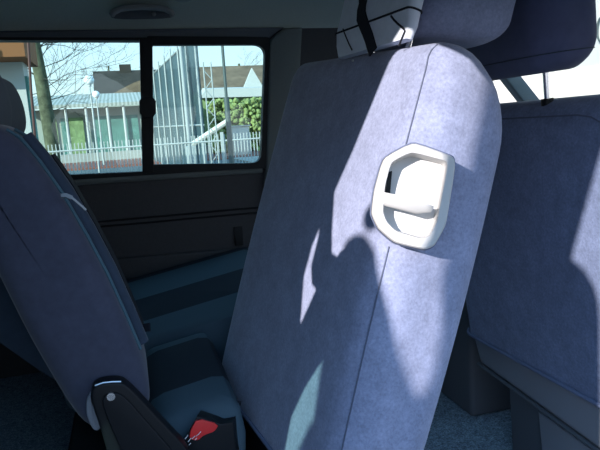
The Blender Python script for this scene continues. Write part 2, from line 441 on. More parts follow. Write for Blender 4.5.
# cushion: rises towards its front edge
def cush(name, x0, x1, y0, y1, zt):
    bm = B(); rings = []
    def zz(x): return zt+.17*(x-.05)
    for f, ins in ((0, .02), (.25, .004), (.6, 0), (.86, .006), (.96, .018), (1, .04)):
        rings.append([V((x, y, .74+(zz(x)-.74)*f)) for x, y in rrect(x0+ins, x1-ins, y0+ins, y1-ins, .022)])
    loft(bm, rings); return obj(name, bm, m_strip, bench)
cush('seat_cushion', -.02, .15, YB+.03, -.005, .905); cush('seat_cushion', -.20, .40, 0.005, .735, .905)
bm = B(); box(bm, (-.18, YB+.06, .57), (.10, .70, .75), bev=.01); obj('seat_frame', bm, m_black, bench)
# hinge cover
bm = B(); YH = YB-.035
hin = smooth_poly([PY(x, y, YH) for x, y in [(90, 400), (92, 388), (103, 383), (122, 382), (134, 392), (160, 420), (196, 458), (196, 520), (124, 520), (104, 440)]], 2)
prism(bm, hin, V((0, .03, 0)), .004); hb_ = obj('hinge_cover', bm, m_black, bench)
bm = B()
hin2 = smooth_poly([PY(x, y, YH-.001) for x, y in [(101, 404), (105, 393), (122, 392), (150, 425), (180, 458), (130, 470)]], 2)
prism(bm, hin2, V((0, -.003, 0)), .002); obj('raised_rib', bm, m_black, hb_)
bm = B(); q = PY(111, 397, YH-.004); cyl(bm, q, q+V((0, .02, 0)), .006, 14); obj('bolt', bm, m_steel, hb_)
bm = B(); tube(bm, [PY(x, y, YH-.001) for x, y in [(95, 385.6), (103, 382.8), (112, 381.8), (121, 381.6)]], .0013, 6); obj('metal_edge', bm, m_steel, hb_)
bm = B()
prism(bm, smooth_poly([PY(x, y, YB-.012) for x, y in [(86, 400), (92, 391), (104, 420), (99, 432), (92, 430), (86, 415)]], 2), V((0, .02, 0)), .003); obj('hinge_cap', bm, m_grey, bench)
# second tongue hanging by the cushion
bm = B(); ribbon(bm, [PY(131, 322, YB+.12), PY(137, 329, YB+.10), PY(150, 327, YB+.09)], V((0, .5, 1)), .014, .004); obj('latch_strap', bm, m_blackf, bench)

# the two headrests of the bench
def bench_head(px, py0, py1, half_px, y, label):
    a, b = PY(px, py0, y), PY(px, py1, y); t = thing('headrest', (b.x, y, b.z), label, 'headrest', 'headrests of the rear bench')
    hw = (PY(px+half_px, py0, y)-a).length; H = (b-a).length; bm = B(); ring = []
    upv = V((-.12, 0, 1)).normalized()
    for i in range(17):
        f = i/16; s = math.sqrt(max(0, 1-(2*f-1)**2))**.55
        c = b+upv*H*f
        ring.append([V((c.x+x, c.y+yy, c.z)) for x, yy in rrect(-hw*s, hw*s, -.12*(.55+.45*s), .12*(.55+.45*s), .04)])
    loft(bm, ring); obj('pad', bm, m_dvel, t)
    for d in (-.05, .05):
        bm = B(); cyl(bm, b+V((.01, d, -.05)), b+V((0, d, .03)), .006, 10); obj('post', bm, m_black, t)
bench_head(-20, 50, 138, 32, -.32, 'dark headrest at the left edge, the nearer of the two on the rear bench')
bench_head(5, 74, 137, 20, -.10, 'dark headrest at the left edge, partly hidden behind the nearer one on the rear bench')

# seat belt tongue on the bench
bt = thing('belt_tongue', tuple(PY(74, 203, YB-.012)), 'shiny metal seat belt tongue sticking out in front of the rear backrest', 'seat belt tongue')
bm = B(); ribbon(bm, [PY(61, 196, YB-.012), PY(66, 195.5, YB-.012), PY(72, 198, YB-.012)], V((.3, .5, 1)), .006, .004); obj('tongue_grip', bm, m_belt, bt)
bm = B(); ribbon(bm, [PY(71, 197, YB-.012), PY(77, 202, YB-.012), PY(86, 210, YB-.012)], V((.4, .4, 1)), .003, .002); obj('metal_blade', bm, m_belt, bt)

# red buckle in front of the cushion
YK = -.44
bk_ = thing('seat_belt_buckle', tuple(PY(205, 452, YK)), 'black seat belt buckle with a red button, beside the striped bench cushion', 'seat belt buckle')
ax = (PY(222, 424, YK)-PY(196, 417, YK)).normalized(); dwn = (PY(182, 446, YK)-PY(197, 419, YK)).normalized()
n_ = ax.cross(dwn).normalized()
if n_.y > 0: n_ = -n_
cor = [PY(x, y, YK) for x, y in [(197, 416), (221, 424), (233, 422), (238, 462), (180, 462), (179, 448)]]
bm = B(); prism(bm, cor, V((0.01, .03, -.005)), .003); bd = obj('buckle_body', bm, m_black, bk_)
bm = B(); prism(bm, smooth_poly([PY(x, y, YK-.001) for x, y in [(197, 417.5), (219, 423.5), (214, 431), (204, 434), (197, 440), (189, 438), (190, 430)]], 1), V((0, -.004, 0)), .0012); bt_ = obj('release_button', bm, m_red, bk_)
bm = B()
for x, y, dx, dy in [(185, 439, 3, -4), (188, 442, 3, -4), (192, 439, 3, -3), (196, 436, 3, -2), (199, 433.5, 2, -2), (189, 445, 2, -2), (184, 444, 2, -1), (195, 440, 2, -2)]:
    tube(bm, [PY(x, y, YK-.0055), PY(x+dx, y+dy, YK-.0055)], .0007, 5)
obj('button_print', bm, m_mark, bt_)
bm = B(); ribbon(bm, [PY(215, 455, YK+.02), PY(226, 430, YK+.03), PY(236, 400, YK+.06)], V((1, 0, .2)), .02, .004); obj('webbing', bm, m_blackf, bk_)

# dark box added beyond the carpet, in place of the under-seat dark
p = PZ(448, 400, .57)
cn = thing('dark_filler_box', (p.x+.15, p.y+.25, .57), 'dark box added beyond the carpet, filling the dark area under the front seats', 'filler_box')
bm = B(); box(bm, (p.x, p.y-.12, .57), (p.x+.35, p.y+.75, .93), bev=.015); obj('body', bm, m_greyd, cn)
bm = B(); box(bm, (p.x-.006, p.y+.02, .66), (p.x+.01, p.y+.3, .86), bev=.004); obj('lid', bm, m_black, cn)
# ================================================================== the van's shell
m_trim  = mat('side_trim', (.055, .055, .06), .7, .25, noise=[(120, .08)])
m_trim2 = mat('pillar_trim', (.13, .15, .15), .65, .3, noise=[(120, .05)])
m_head  = mat('headliner', (.44, .48, .43), .95, .1, noise=[(200, .06)])
m_rub   = mat('window_rubber', (.010, .011, .013), .6, .3)
m_carp  = mat('van_carpet', (.25, .31, .36), .95, .1, noise=[(230, .7), (90, .4)], bump=(300, .6, .004))
m_paint = mat('van_paint', (.35, .37, .42), .3, .5)
m_hand  = mat('handle_plastic', (.24, .24, .24), .5, .4)
g_win   = glass('tinted_window_glass', (.82, .96, .925))
g_front = glass('windscreen_glass', (.93, .97, .95))
g_door  = glass('door_glass', (.50, .68, .63))
YW = .80
def wall_poly(name, px, th=.05, m=m_trim, lab=None, y=YW):
    bm = B(); prism(bm, [p if isinstance(p, V) else PY(p[0], p[1], y) for p in px], V((0, th, 0))); return struct(name, bm, m, lab)
TL, BL, TR, BR = PY(-70, 35, YW), PY(-70, 186, YW), PY(268, 36, YW), PY(265, 169, YW)
ztop = PY(150, 29, YW).z; xr, xf = -1.15, 1.40
# wall around the window, one mesh
bm = B(); D = V((0, .06, 0))
prism(bm, [V((xr, YW, ztop)), V((xr, YW, TL.z)), TL, TR, V((.93, YW, TR.z)), V((xf, YW, TR.z)), V((xf, YW, ztop))], D)
prism(bm, [V((xr, YW, TL.z)), V((xr, YW, BL.z)), BL, TL], D)
prism(bm, [V((xr, YW, BL.z)), V((xr, YW, .56)), V((xf, YW, .56)), V((xf, YW, BR.z-.02)), V((.93, YW, BR.z)), BR, BL], D)
prism(bm, [TR, BR, V((.93, YW, BR.z)), V((.93, YW, TR.z))], D)
struct('wall_left', bm, m_trim, 'dark grey side wall of the van around the sliding window')
# sill ledge, groove lines, armrest moulding
bm = B(); tube(bm, [PY(-60, 195, YW-.004), PY(80, 182, YW-.004), PY(262, 170, YW-.004)], .012, 8)
struct('trim_1', bm, m_trim2, 'sill moulding under the sliding window')
for i, (a, b) in enumerate((((40, 227), (262, 207)), ((40, 232), (262, 212)))):
    bm = B(); tube(bm, [PY(*a, YW-.002), PY(*b, YW-.002)], .004, 6); struct('trim_%d' % (i+2), bm, m_rub, 'groove line along the lower side wall')
bm = B(); prism(bm, [PY(60, 262, YW), PY(250, 246, YW), PY(250, 300, YW), PY(60, 316, YW)], V((0, -.03, 0)), .01); struct('trim_4', bm, m_trim, 'low moulded panel beside the bench')
bm = B(); box(bm, PY(235, 246, YW)-V((0, .006, 0)), PY(242, 226, YW)+V((0, .002, 0)), bev=.003); struct('trim_5', bm, m_rub, 'small square cover on the side wall')
# upper rail
bm = B(); prism(bm, [V((xr, YW-.015, ztop-.002)), V((xr, YW-.015, TL.z+.006)), PY(-70, 37, YW-.015), PY(270, 37.5, YW-.015), PY(278, 31, YW-.015), V((.6, YW-.015, ztop-.002))], V((0, .02, 0)), .003)
struct('trim_6', bm, m_greyd, 'rail above the sliding window')
# pillar between the windows
bm = B(); prism(bm, [PY(270, 40, YW-.03), PY(284, 28, YW-.03), PY(303, 27, YW-.03), PY(298, 120, YW-.03), PY(290, 300, YW-.03), PY(262, 300, YW-.03), PY(266, 170, YW-.03)], V((0, .05, 0)), .012)
struct('trim_7', bm, m_trim2, 'grey-green pillar to the right of the sliding window')

# window_1
bm = B()
def px_loop(pts, y, it=0, n=None): 
    l = [PY(a, b, y) for a, b in pts]; return smooth_poly(l, it) if it else l
def frame(bm, o, i, y, th):
    a = [PY(*p, y) for p in o]; b = [PY(*p, y) for p in i]
    plate_ring(bm, [a, b, [p+V((0, th, 0)) for p in b], [p+V((0, th, 0)) for p in a]])
frame(bm, [(-72, 34), (270, 35), (267, 170), (-72, 187)], [(-66, 40), (266.5, 41), (264, 166), (-66, 181)], YW-.012, .05)
wf = struct('window_1', bm, m_rub, 'sliding side window of two tinted panes in a black frame')
def rr_px(x0, y0, x1, y1, x2, y2, x3, y3, r, n=6):
    """rounded quad TL,TR,BR,BL in pixels"""
    P = [(x0, y0), (x1, y1), (x2, y2), (x3, y3)]; out = []
    for i in range(4):
        p = V((*P[i], 0)); a = (V((*P[i-1], 0))-p).normalized(); b = (V((*P[(i+1) % 4], 0))-p).normalized()
        rr = r[i]
        for k in range(n+1):
            f = k/n; q = p+a*rr*(1-f)**2+b*rr*f**2; out.append((q.x, q.y))
    return out
bm = B()
frame(bm, rr_px(147, 36, 269, 37, 267, 168, 147, 174, (1, 3, 3, 1)), rr_px(152.5, 45, 265.5, 44.5, 261, 163, 153, 169.5-5, (2, 12, 10, 2)), YW-.022, .03)
obj('pane_frame', bm, m_rub, wf)
bm = B(); prism(bm, [PY(139.5, 38, YW-.03), PY(152.5, 38, YW-.03), PY(154, 172, YW-.03), PY(142.5, 173, YW-.03)], V((0, .03, 0)), .004); obj('divider', bm, m_rub, wf)
bm = B(); prism(bm, smooth_poly([PY(139, 96, YW-.045), PY(156, 96, YW-.045), PY(156, 118, YW-.045), PY(140, 118, YW-.045)], 1), V((0, .02, 0)), .004); obj('latch', bm, m_rub, wf)
bm = B(); prism(bm, [PY(-69, 38, YW+.01), PY(147, 38, YW+.01), PY(147, 174, YW+.01), PY(-69, 184, YW+.01)], V((0, .005, 0))); obj('pane', bm, g_win, wf)
bm = B(); prism(bm, [PY(147, 40, YW-.01), PY(267.5, 40, YW-.01), PY(265, 166, YW-.01), PY(147, 172, YW-.01)], V((0, .005, 0))); obj('pane', bm, g_win, wf)

# ceiling
bm = B()
cs = [(-.86, 1.80), (-.74, 1.86), (-.4, 1.90), (0, 1.915), (.35, 1.90), (.56, 1.86), (.70, 1.80), (.78, ztop+.02), (.80, ztop-.004)]
cs2 = [(y*1.02, z+.03) for y, z in cs]
pl = [V((xr, y, z)) for y, z in cs]+[V((xr, y, z)) for y, z in cs2[::-1]]
prism(bm, pl, V((xf+.02-xr, 0, 0))); struct('ceiling', bm, m_head, 'grey-green fabric roof lining')
bm = B(); box(bm, (xr-.05, -.86, .53), (2.2, .86, .57)); struct('floor', bm, m_carp, 'speckled blue-grey van carpet')
bm = B(); box(bm, (xr-.06, -.86, .53), (xr, .86, 1.93)); struct('wall_rear', bm, m_trim, 'rear end of the van')
# front: dashboard, A pillars, windscreen
bm = B(); prism(bm, [V((1.60, -.84, .57)), V((1.55, -.84, 1.0)), V((1.62, -.84, 1.10)), V((2.10, -.84, 1.06)), V((2.10, -.84, .57))], V((0, 1.68, 0)), .02); struct('wall_front', bm, m_greyd, 'dashboard')
for k, s in enumerate((1, -1)):
    bm = B(); prism(bm, [V((1.33, s*.80, 1.76)), V((1.41, s*.80, 1.76)), V((2.06, s*.80, 1.06)), V((1.96, s*.80, 1.06))], V((0, s*.05, 0)), .01); struct('trim_%d' % (8+k), bm, m_trim2, 'windscreen pillar')
bm = B(); prism(bm, [V((1.42, -.79, 1.745)), V((1.425, -.79, 1.75)), V((2.11, -.79, 1.065)), V((2.105, -.79, 1.06))], V((0, 1.58, 0))); struct('window_2', bm, g_front, 'windscreen')
bm = B(); box(bm, (1.36, -.80, 1.72), (1.43, .80, 1.83), bev=.01); struct('trim_10', bm, m_head, 'header above the windscreen')
# grab handle
gh = thing('grab_handle', tuple(PY(142, 16, .66)), 'moulded grab handle on the roof lining above the window', 'handle')
bm = B(); pts = [PY(x, y, .66) for x, y in [(111, 16), (114, 12), (120, 9), (130, 7.5), (142, 7), (155, 7.5), (165, 9), (171, 12), (173.5, 16)]]
ribbon(bm, pts, V((0, .3, 1)), .016, .016); obj('grip', bm, m_hand, gh, bevel=.004)
bm = B(); prism(bm, smooth_poly([PY(x, y, .69) for x, y in [(109, 14), (118, 7), (165, 6), (175, 13), (173, 19), (113, 20)]], 2), V((0, .02, .01)), .003); obj('mount_plate', bm, m_greyd, gh)
bm = B(); sphere(bm, PY(154, 14, .675), .007, 10); obj('screw_cap', bm, m_hand, gh)
lm = thing('courtesy_lamp', tuple(PY(181, 3, .5)), 'round interior light on the roof lining, right of the grab handle', 'lamp')
bm = B(); sphere(bm, PY(183, -3, .50), .03, 16, (1, 1, .5)); obj('lens', bm, m_hand, lm)

# near side, out of view: opening and header edges shaped to cast the seat shadows
def side(pts, y=-.90, th=.03):
    prism(bm, [V((x, y, z)) for x, z in pts], V((0, th, 0)))
bm = B()
side([(-1.2, .40), (-1.2, 1.95), (-.10, 1.95), (-.10, 1.768), (-.14, 1.768), (-.20, 1.705), (-.26, 1.64), (-.34, 1.572), (-.40, 1.51), (-.42, 1.46), (-.40, 1.37), (-.375, 1.325),
      (-.355, 1.345), (-.30, 1.39), (-.22, 1.41), (-.215, 1.29), (-.265, 1.262), (-.325, 1.232), (-.375, 1.19), (-.39, 1.10), (-.57, 1.10), (-.615, 1.29), (-.665, 1.20), (-.71, 1.02), (-.22, 1.02), (-.22, .57), (-.22, .40)])
side([(-.345, 1.585), (-.335, 1.50), (-.35, 1.45), (-.33, 1.41), (-.30, 1.39), (-.22, 1.36), (-.17, 1.36), (-.165, 1.43), (-.21, 1.43), (-.23, 1.42), (-.25, 1.44), (-.285, 1.46), (-.30, 1.50), (-.31, 1.54), (-.322, 1.585)], -.898, .026)  # spur added in the opening to cast the thin dark strip
side([(-.10, HDR), (-.10, 1.95), (1.40, 1.95), (1.40, 1.54), (.24, 1.54), (.20, 1.55), (.15, 1.59), (.11, 1.635), (.05, 1.67), (-.02, 1.722), (-.06, 1.742), (-.10, 1.768)])  # stepped lower edge shaped to keep the headrests in shade
side([(-.22, .40), (-.22, .57), (1.40, .57), (1.40, .40)])
side([(.80, .57), (.80, 1.565), (.92, 1.565), (.92, 1.10), (1.40, 1.05), (1.40, .57)])
struct('wall_right', bm, m_paint, 'unseen door side of the van body, its opening edges shaped to cast the seat shadows')
bm = B(); prism(bm, [V((-.72, -.884, 1.0)), V((-.72, -.884, 1.30)), V((-.23, -.884, 1.30)), V((-.23, -.884, 1.0))], V((0, .004, 0))); struct('window_3', bm, g_door, 'dark green tinted glass of the sliding door')

# ================================================================== unseen figure added behind the camera's left to cast a shadow
m_skin = mat('skin', (.55, .36, .27), .6, .3); m_jack = mat('navy_jacket', (.03, .04, .09), .8, .2); m_jean = mat('blue_jeans', (.06, .09, .18), .85, .2); m_capm = mat('black_cap', (.02, .02, .025), .8, .2); m_shoe = mat('shoe_leather', (.03, .02, .015), .5, .4); m_hair = mat('brown_hair', (.06, .035, .02), .7, .3)
TA = math.tan(R(SAZ)); TE = math.tan(R(SEL))/math.cos(R(SAZ))
def MP(xv, zv, y): return V((xv+(y+.87)*TA, y, zv-(y+.87)*TE))
def shadow_figure(xv, ztop, y, label, jacket, cap=False, hw=.068):
    c = MP(xv, ztop, y); H = c.z; s = H/1.80
    face = V((.75, .66, 0)).normalized(); sidev = V((-face.y, face.x, 0))*-1
    t = thing('shadow_figure', (c.x, y, 0), label, 'shadow_figure')
    def P(a, f, z): return V((c.x, y, 0))+sidev*a*s+face*f*s+V((0, 0, z*s))
    def skin(name, pts, edges, mm, parent, lv=2):
        me = bpy.data.meshes.new(name); base = V((c.x, y, 0)); me.from_pydata([tuple(p-base) for p, r in pts], edges, []); o = bpy.data.objects.new(name, me); C.objects.link(o); o.parent = parent
        me.materials.append(mm); sk = o.modifiers.new('s', 'SKIN'); 
        for i, (p, r) in enumerate(pts): me.skin_vertices[0].data[i].radius = (r*s if not isinstance(r, tuple) else r[0]*s, r*s if not isinstance(r, tuple) else r[1]*s)
        me.skin_vertices[0].data[0].use_root = True; sub = o.modifiers.new('u', 'SUBSURF'); sub.levels = lv; sub.render_levels = lv
        for pl in me.polygons: pl.use_smooth = True
        return o
    pts = [(P(0, 0, .98), .15), (P(0, .01, 1.15), .14), (P(0, 0, 1.30), .13), (P(0, -.01, 1.42), .055), (P(0, 0, 1.53), .055), (P(0, .015, 1.60), hw*.95), (P(0, .02, 1.68), hw*1.08), (P(0, .01, 1.75), hw*.9)]
    ed = [(i, i+1) for i in range(7)]
    for sg in (-1, 1):
        n = len(pts); pts += [(P(sg*.10, 0, .90), .10), (P(sg*.11, .01, .50), .07), (P(sg*.11, -.02, .10), .045), (P(sg*.12, .10, .05), .045)]
        ed += [(0, n), (n, n+1), (n+1, n+2), (n+2, n+3)]
        m_ = len(pts); pts += [(P(sg*.17, -.01, 1.34), .055), (P(sg*.23, -.02, 1.15), .045), (P(sg*.22, .06, .90), .035), (P(sg*.22, .08, .84), .035)]
        ed += [(2, m_), (m_, m_+1), (m_+1, m_+2), (m_+2, m_+3)]
    body = skin('body', pts, ed, m_skin, t)
    bm = B(); rings = []
    for z, a, b in ((.86, .185, .13), (.95, .19, .135), (1.15, .18, .135), (1.28, .21, .14), (1.36, .19, .12), (1.42, .09, .085), (1.48, .062, .07)):
        rings.append([P(a*math.cos(2*math.pi*k/24), b*math.sin(2*math.pi*k/24), z) for k in range(24)])
    loft(bm, rings)
    for sg in (-1, 1): tube(bm, [P(sg*.15, -.01, 1.34), P(sg*.21, -.01, 1.27), P(sg*.235, -.02, 1.15), P(sg*.225, .05, .92)], [.07*s, .07*s, .058*s, .045*s], 12)
    obj('jacket', bm, jacket, t)
    for sg in (-1, 1):
        bm = B(); tube(bm, [P(sg*.09, 0, .93), P(sg*.105, .01, .5), P(sg*.11, -.02, .10)], [.115*s, .085*s, .07*s], 14); obj('trouser_leg', bm, m_jean, t)
        bm = B(); loft(bm, [[P(sg*.115+w, f, z) for w, f in rrect(-.05, .05, -.08, .19, .05)] for z in (0, .04, .07)]); obj('shoe', bm, m_shoe, t)
    for sg in (-1, 1):
        bm = B()
        for k in range(4): 
            q = P(sg*.22, .065+.02*k-.02, .80); tube(bm, [q, q+V((0, 0, -.04*s))+face*.006, q+V((0, 0, -(.065+.008*(k in (1, 2)))*s))+face*.016], [.0095*s, .009*s, .007*s], 8)
        q = P(sg*.215, .12, .84); tube(bm, [q, q+face*.02-V((0, 0, .03)), q+face*.022-V((0, 0, .055))], [.011*s, .010*s, .008*s], 8)
        obj('fingers', bm, m_skin, t)
    for e in (-1, 1):
        bm = B(); sphere(bm, P(e*.03, hw*1.02+.01, 1.665), .011*s, 10); obj('eye', bm, m_mark, t)
        bm = B(); sphere(bm, P(e*hw*1.08, .01, 1.65), .03*s, 10, (.4, .6, 1)); obj('ear', bm, m_skin, t)
    bm = B(); tube(bm, [P(0, hw+.005, 1.675), P(0, hw+.03, 1.635), P(0, hw+.01, 1.625)], [.008, .014, .008], 8); obj('nose', bm, m_skin, t)
    bm = B(); tube(bm, [P(-.022, hw+.006, 1.600), P(0, hw+.012, 1.598), P(.022, hw+.006, 1.600)], [.003, .006, .003], 6); obj('mouth', bm, m_red, t)
    cl = math.cos(R(SAZ)); bm = B(); rings = []  # hair outline shaped to cast the rounded shadow edge
    for zv, xa, xb in ((1.08, -.20, .06), (1.15, -.20, .043), (1.20, -.20, .022), (1.26, -.20, .004), (1.30, -.20, -.008), (1.34, -.20, -.028), (1.41, -.20, -.062), (1.43, -.19, -.09), (1.437, -.165, -.11)):
        q = MP((xa+xb)/2, zv, y); h_ = (xb-xa)/2*cl
        dep = min(h_, .09); rings.append([q-face*.015+sidev*math.cos(2*math.pi*k/24)*h_+face*math.sin(2*math.pi*k/24)*dep*(1 if math.sin(2*math.pi*k/24) < 0 else .75) for k in range(24)])
    loft(bm, rings); sphere(bm, MP(-.088, 1.445, y), .022, 12); obj('hair', bm, m_hair, t)
shadow_figure(-.13, 1.43, -1.50, 'unseen figure in a navy jacket, added to cast a head-and-hair shadow on the tipped seat', m_jack, False, .055)
q = MP(.205, 1.368, -1.44); rr = .137*math.cos(R(SAZ))  # unseen post added to shade the lower front seat
gp = thing('shadow_post', (q.x, q.y, 0), 'unseen round-topped post with a board, added behind the camera to shade the front seat', 'post')
bm = B(); loft(bm, [[V((q.x+math.cos(2*math.pi*k/24)*r_, q.y+math.sin(2*math.pi*k/24)*r_, z)) for k in range(24)] for r_, z in [(rr*1.3, 0), (rr, .04)]+[(rr*math.cos(R(a_)), q.z-rr*1.3+rr*1.3*math.sin(R(a_))) for a_ in (0, 15, 30, 45, 60, 75, 87)]])
obj('post_body', bm, m_grey, gp)
bm = B(); prism(bm, [MP(x, z, -1.44) for x, z in ((.20, .80), (-.01, .80), (.0, 1.08), (.05, 1.16), (.07, 1.22), (.19, 1.34), (.205, 1.385), (.225, 1.42), (.26, 1.475), (.30, 1.525), (.42, 1.70), (.16, 1.70), (.155, 1.5), (.10, 1.42))], V((0, -.03, 0))); obj('shadow_board', bm, m_grey, gp)  # board outline shaped for the slanting shadow edge
# ================================================================== outside
m_asph = mat('asphalt', (0.100, 0.115, 0.120), .9, .2, noise=[(.8, .1), (12, .1)])
m_brick= mat('brick_red_paving', (0.210, 0.085, 0.065), .9, .2, noise=[(3, .15)])
m_conc = mat('pale_concrete', (0.300, 0.300, 0.280), .9, .2, noise=[(1.2, .08)])
m_fence= mat('white_fence_paint', (0.400, 0.410, 0.400), .6, .3)
m_lampp= mat('lamp_post_paint', (0.375, 0.385, 0.375), .5, .3)
m_globe= mat('white_globe', (.9,.9,.88), .3, .5)
m_wallc= mat('cream_wall', (0.310, 0.330, 0.290), .9, .2, noise=[(1, .06)])
m_teal2= mat('teal_boards', (0.080, 0.190, 0.165), .8, .2, noise=[(2, .25)])
m_green= mat('green_wall', (0.180, 0.250, 0.120), .9, .2, noise=[(1.2, .35), (5, .2)])
m_leaf = mat('hedge_leaves', (0.20, 0.25, 0.09), .8, .2, noise=[(2, .4), (9, .4)])
m_roofd= mat('dark_roof_tiles', (.04,.035,.03), .9, .2, noise=[(1.5, .25)])
m_roofb= mat('brown_roof_tiles', (.15,.105,.07), .9, .2, noise=[(.9, .3), (4, .2)])
m_corr = stripes('corrugated_roof', [(.36, .36, .33), (.22, .23, .20)], 0, .24)
m_bark = mat('bark', (.085,.09,.055), .9, .2, noise=[(6, .5), (20, .3)])
m_twig = mat('twigs', (.04,.04,.035), .9, .1)
m_net  = mat('court_net_panel', (0.070, 0.120, 0.150), .8, .2, noise=[(1.5, .15)])
m_pole = mat('galvanised_pole', (0.310, 0.330, 0.330), .5, .4)
m_poled= mat('dark_pole', (0.060, 0.080, 0.080), .5, .4)
m_orng = mat('orange_soffit', (0.210, 0.085, 0.035), .8, .2)
m_white= mat('white_render', (0.425, 0.425, 0.410), .8, .2)
m_beige= mat('beige_wall', (.60, .55, .48), .9, .2, noise=[(1.2, .1)])
m_pipe = mat('rusty_pipe', (0.080, 0.030, 0.025), .6, .3)
def D(px, py, d): # point at forward distance Y=d
    return PY(px, py, d)
def ZG(px, Y, z): # point on sight column px at distance Y with height z
    a = PY(px, 130, Y); b = PY(px, 140, Y); f = (z-a.z)/(b.z-a.z); return a.lerp(b, f)
bm = B(); box(bm, (-120, -30, -.1), (120, 140, 0)); struct('floor', bm, m_asph, 'street and ground outside')
# brick pavement strip + kerb (raised) across the street
bm = B(); box(bm, (-26, 28, 0), (13, 36, .10)); struct('trim_11', bm, m_brick, 'brick-red pavement across the street')
bm = B(); box(bm, (-26, 36, 0), (13, 36.5, .6)); struct('trim_12', bm, m_conc, 'low pale wall behind the pavement')

def picket(x0, x1, y, h, step, name, label, r=.012, y1=None):
    t = thing(name, ((x0+x1)/2, y, 0), label, 'fence'); y1 = y if y1 is None else y1
    n = int((x1-x0)/step); 
    bm = B()
    for zz in (h*.12, h*.9):
        tube(bm, [V((x0, y, zz)), V((x1, y1, zz))], .018, 6)
    obj('rail', bm, m_fence, t, smooth=False)
    bm = B()
    for i in range(n+1):
        f = i/n; x = x0+(x1-x0)*f; box(bm, (x-r, y+(y1-y)*f-r, .02), (x+r, y+(y1-y)*f+r, h))
    obj('picket_panel', bm, m_fence, t, smooth=False)
    for f in (0, .25, .5, .75, 1):
        bm = B(); x = x0+(x1-x0)*f; box(bm, (x-.03, y+(y1-y)*f-.03, 0), (x+.03, y+(y1-y)*f+.03, h*1.03)); obj('post', bm, m_fence, t, smooth=False)
picket(-9, 5.5, 10.5, 1.33, .066, 'picket_fence', 'long white metal picket fence beyond the sliding window', .0085)

# lamps
def lamp(px, py, py2, Y, rg, label):
    top = PY(px, py, Y); t = thing('street_lamp', (top.x, Y, 0), label, 'street lamp')
    bm = B(); tube(bm, [V((top.x, Y, 0)), V((top.x, Y, top.z-rg*.6))], [.05, .03], 10); obj('pole', bm, m_lampp, t)
    bm = B(); sphere(bm, top, rg, 20); obj('globe', bm, m_globe, t)
    bm = B(); cyl(bm, top-V((0, 0, rg*1.25)), top-V((0, 0, rg*.7)), rg*.35, 12); obj('collar', bm, m_lampp, t)
lamp(89, 80, 150, 24, .20, 'taller white globe street lamp in the left window pane')
lamp(96, 94.5, 150, 30, .18, 'shorter white globe street lamp, just right of the taller globe')

# long shed with corrugated eave
def house(name, label, parts, cat='building', loc=None):
    t = thing(name, loc, label, cat)
    return t
Y = 38
a = PY(20, 108, Y); b = PY(146, 95, Y); sh = thing('shed', ((a.x+b.x)/2, Y, 0), 'long low shed with a corrugated roof edge, behind the globe lamps', 'building')
zt = 3.65
bm = B(); box(bm, (a.x, Y, 0), (b.x+2, Y+5, zt-.3)); obj('wall', bm, m_wallc, sh, smooth=False)
bm = B(); prism(bm, [V((a.x-.3, Y-1.2, zt-.1)), V((a.x-.3, Y+5, zt+.9)), V((a.x-.3, Y+5, zt+.75)), V((a.x-.3, Y-1.2, zt-.3))], V((b.x-a.x+2.3, 0, 0))); obj('roof', bm, m_corr, sh, smooth=False)
for x0, x1, mm, nm in ((48, 62, m_green, 'green_panel'), (66, 72, m_teal2, 'door'), (74, 88, m_green, 'green_panel'), (98, 112, m_teal2, 'teal_panel'), (114, 128, m_teal2, 'teal_panel'), (130, 142, m_teal2, 'teal_panel')):
    p, q = ZG(x0, Y-.05, 0), ZG(x1, Y-.05, 0); bm = B(); box(bm, (p.x, Y-.1, .05), (q.x, Y, 2.8)); obj(nm, bm, mm, sh, smooth=False)
for x0 in (72, 92, 113, 129):
    p = ZG(x0, Y-1, 0); bm = B(); cyl(bm, V((p.x, Y-1, 0)), V((p.x, Y-1, zt-.25)), .08, 8); obj('post', bm, m_white, sh)
# dark roofed house behind
Y = 46; a = PY(97, 98, Y); b = PY(150, 93, Y); z1 = PY(98, 71, Y+3).z; z0 = a.z-.3
hs_ = thing('house', ((a.x+b.x)/2, Y, 0), 'house with a dark tiled roof and small chimney behind the shed', 'building')
bm = B(); box(bm, (a.x, Y, 0), (b.x+3, Y+7, z0)); obj('wall', bm, m_wallc, hs_, smooth=False)
bm = B(); prism(bm, [V((a.x-.2, Y-.4, z0)), V((a.x-.2, Y+3.2, z1)), V((a.x-.2, Y+7, z0))], V((b.x+3-a.x, 0, 0))); rf = obj('roof', bm, m_roofd, hs_, smooth=False)
bm = B(); p = PY(125, 67, Y+3); box(bm, (p.x-.45, Y+2.9, z1-.5), (p.x+.45, Y+3.5, z1+.45)); obj('chimney', bm, m_roofd, hs_, smooth=False)
bm = B(); p, q, s = PY(108, 96, Y-.6), PY(150, 96, Y-.6), PY(148, 78, Y-.2)
prism(bm, [p, q, s, PY(135, 82, Y-.3)], V((0, .4, 0))); obj('lean_to_roof', bm, m_roofb, hs_, smooth=False)

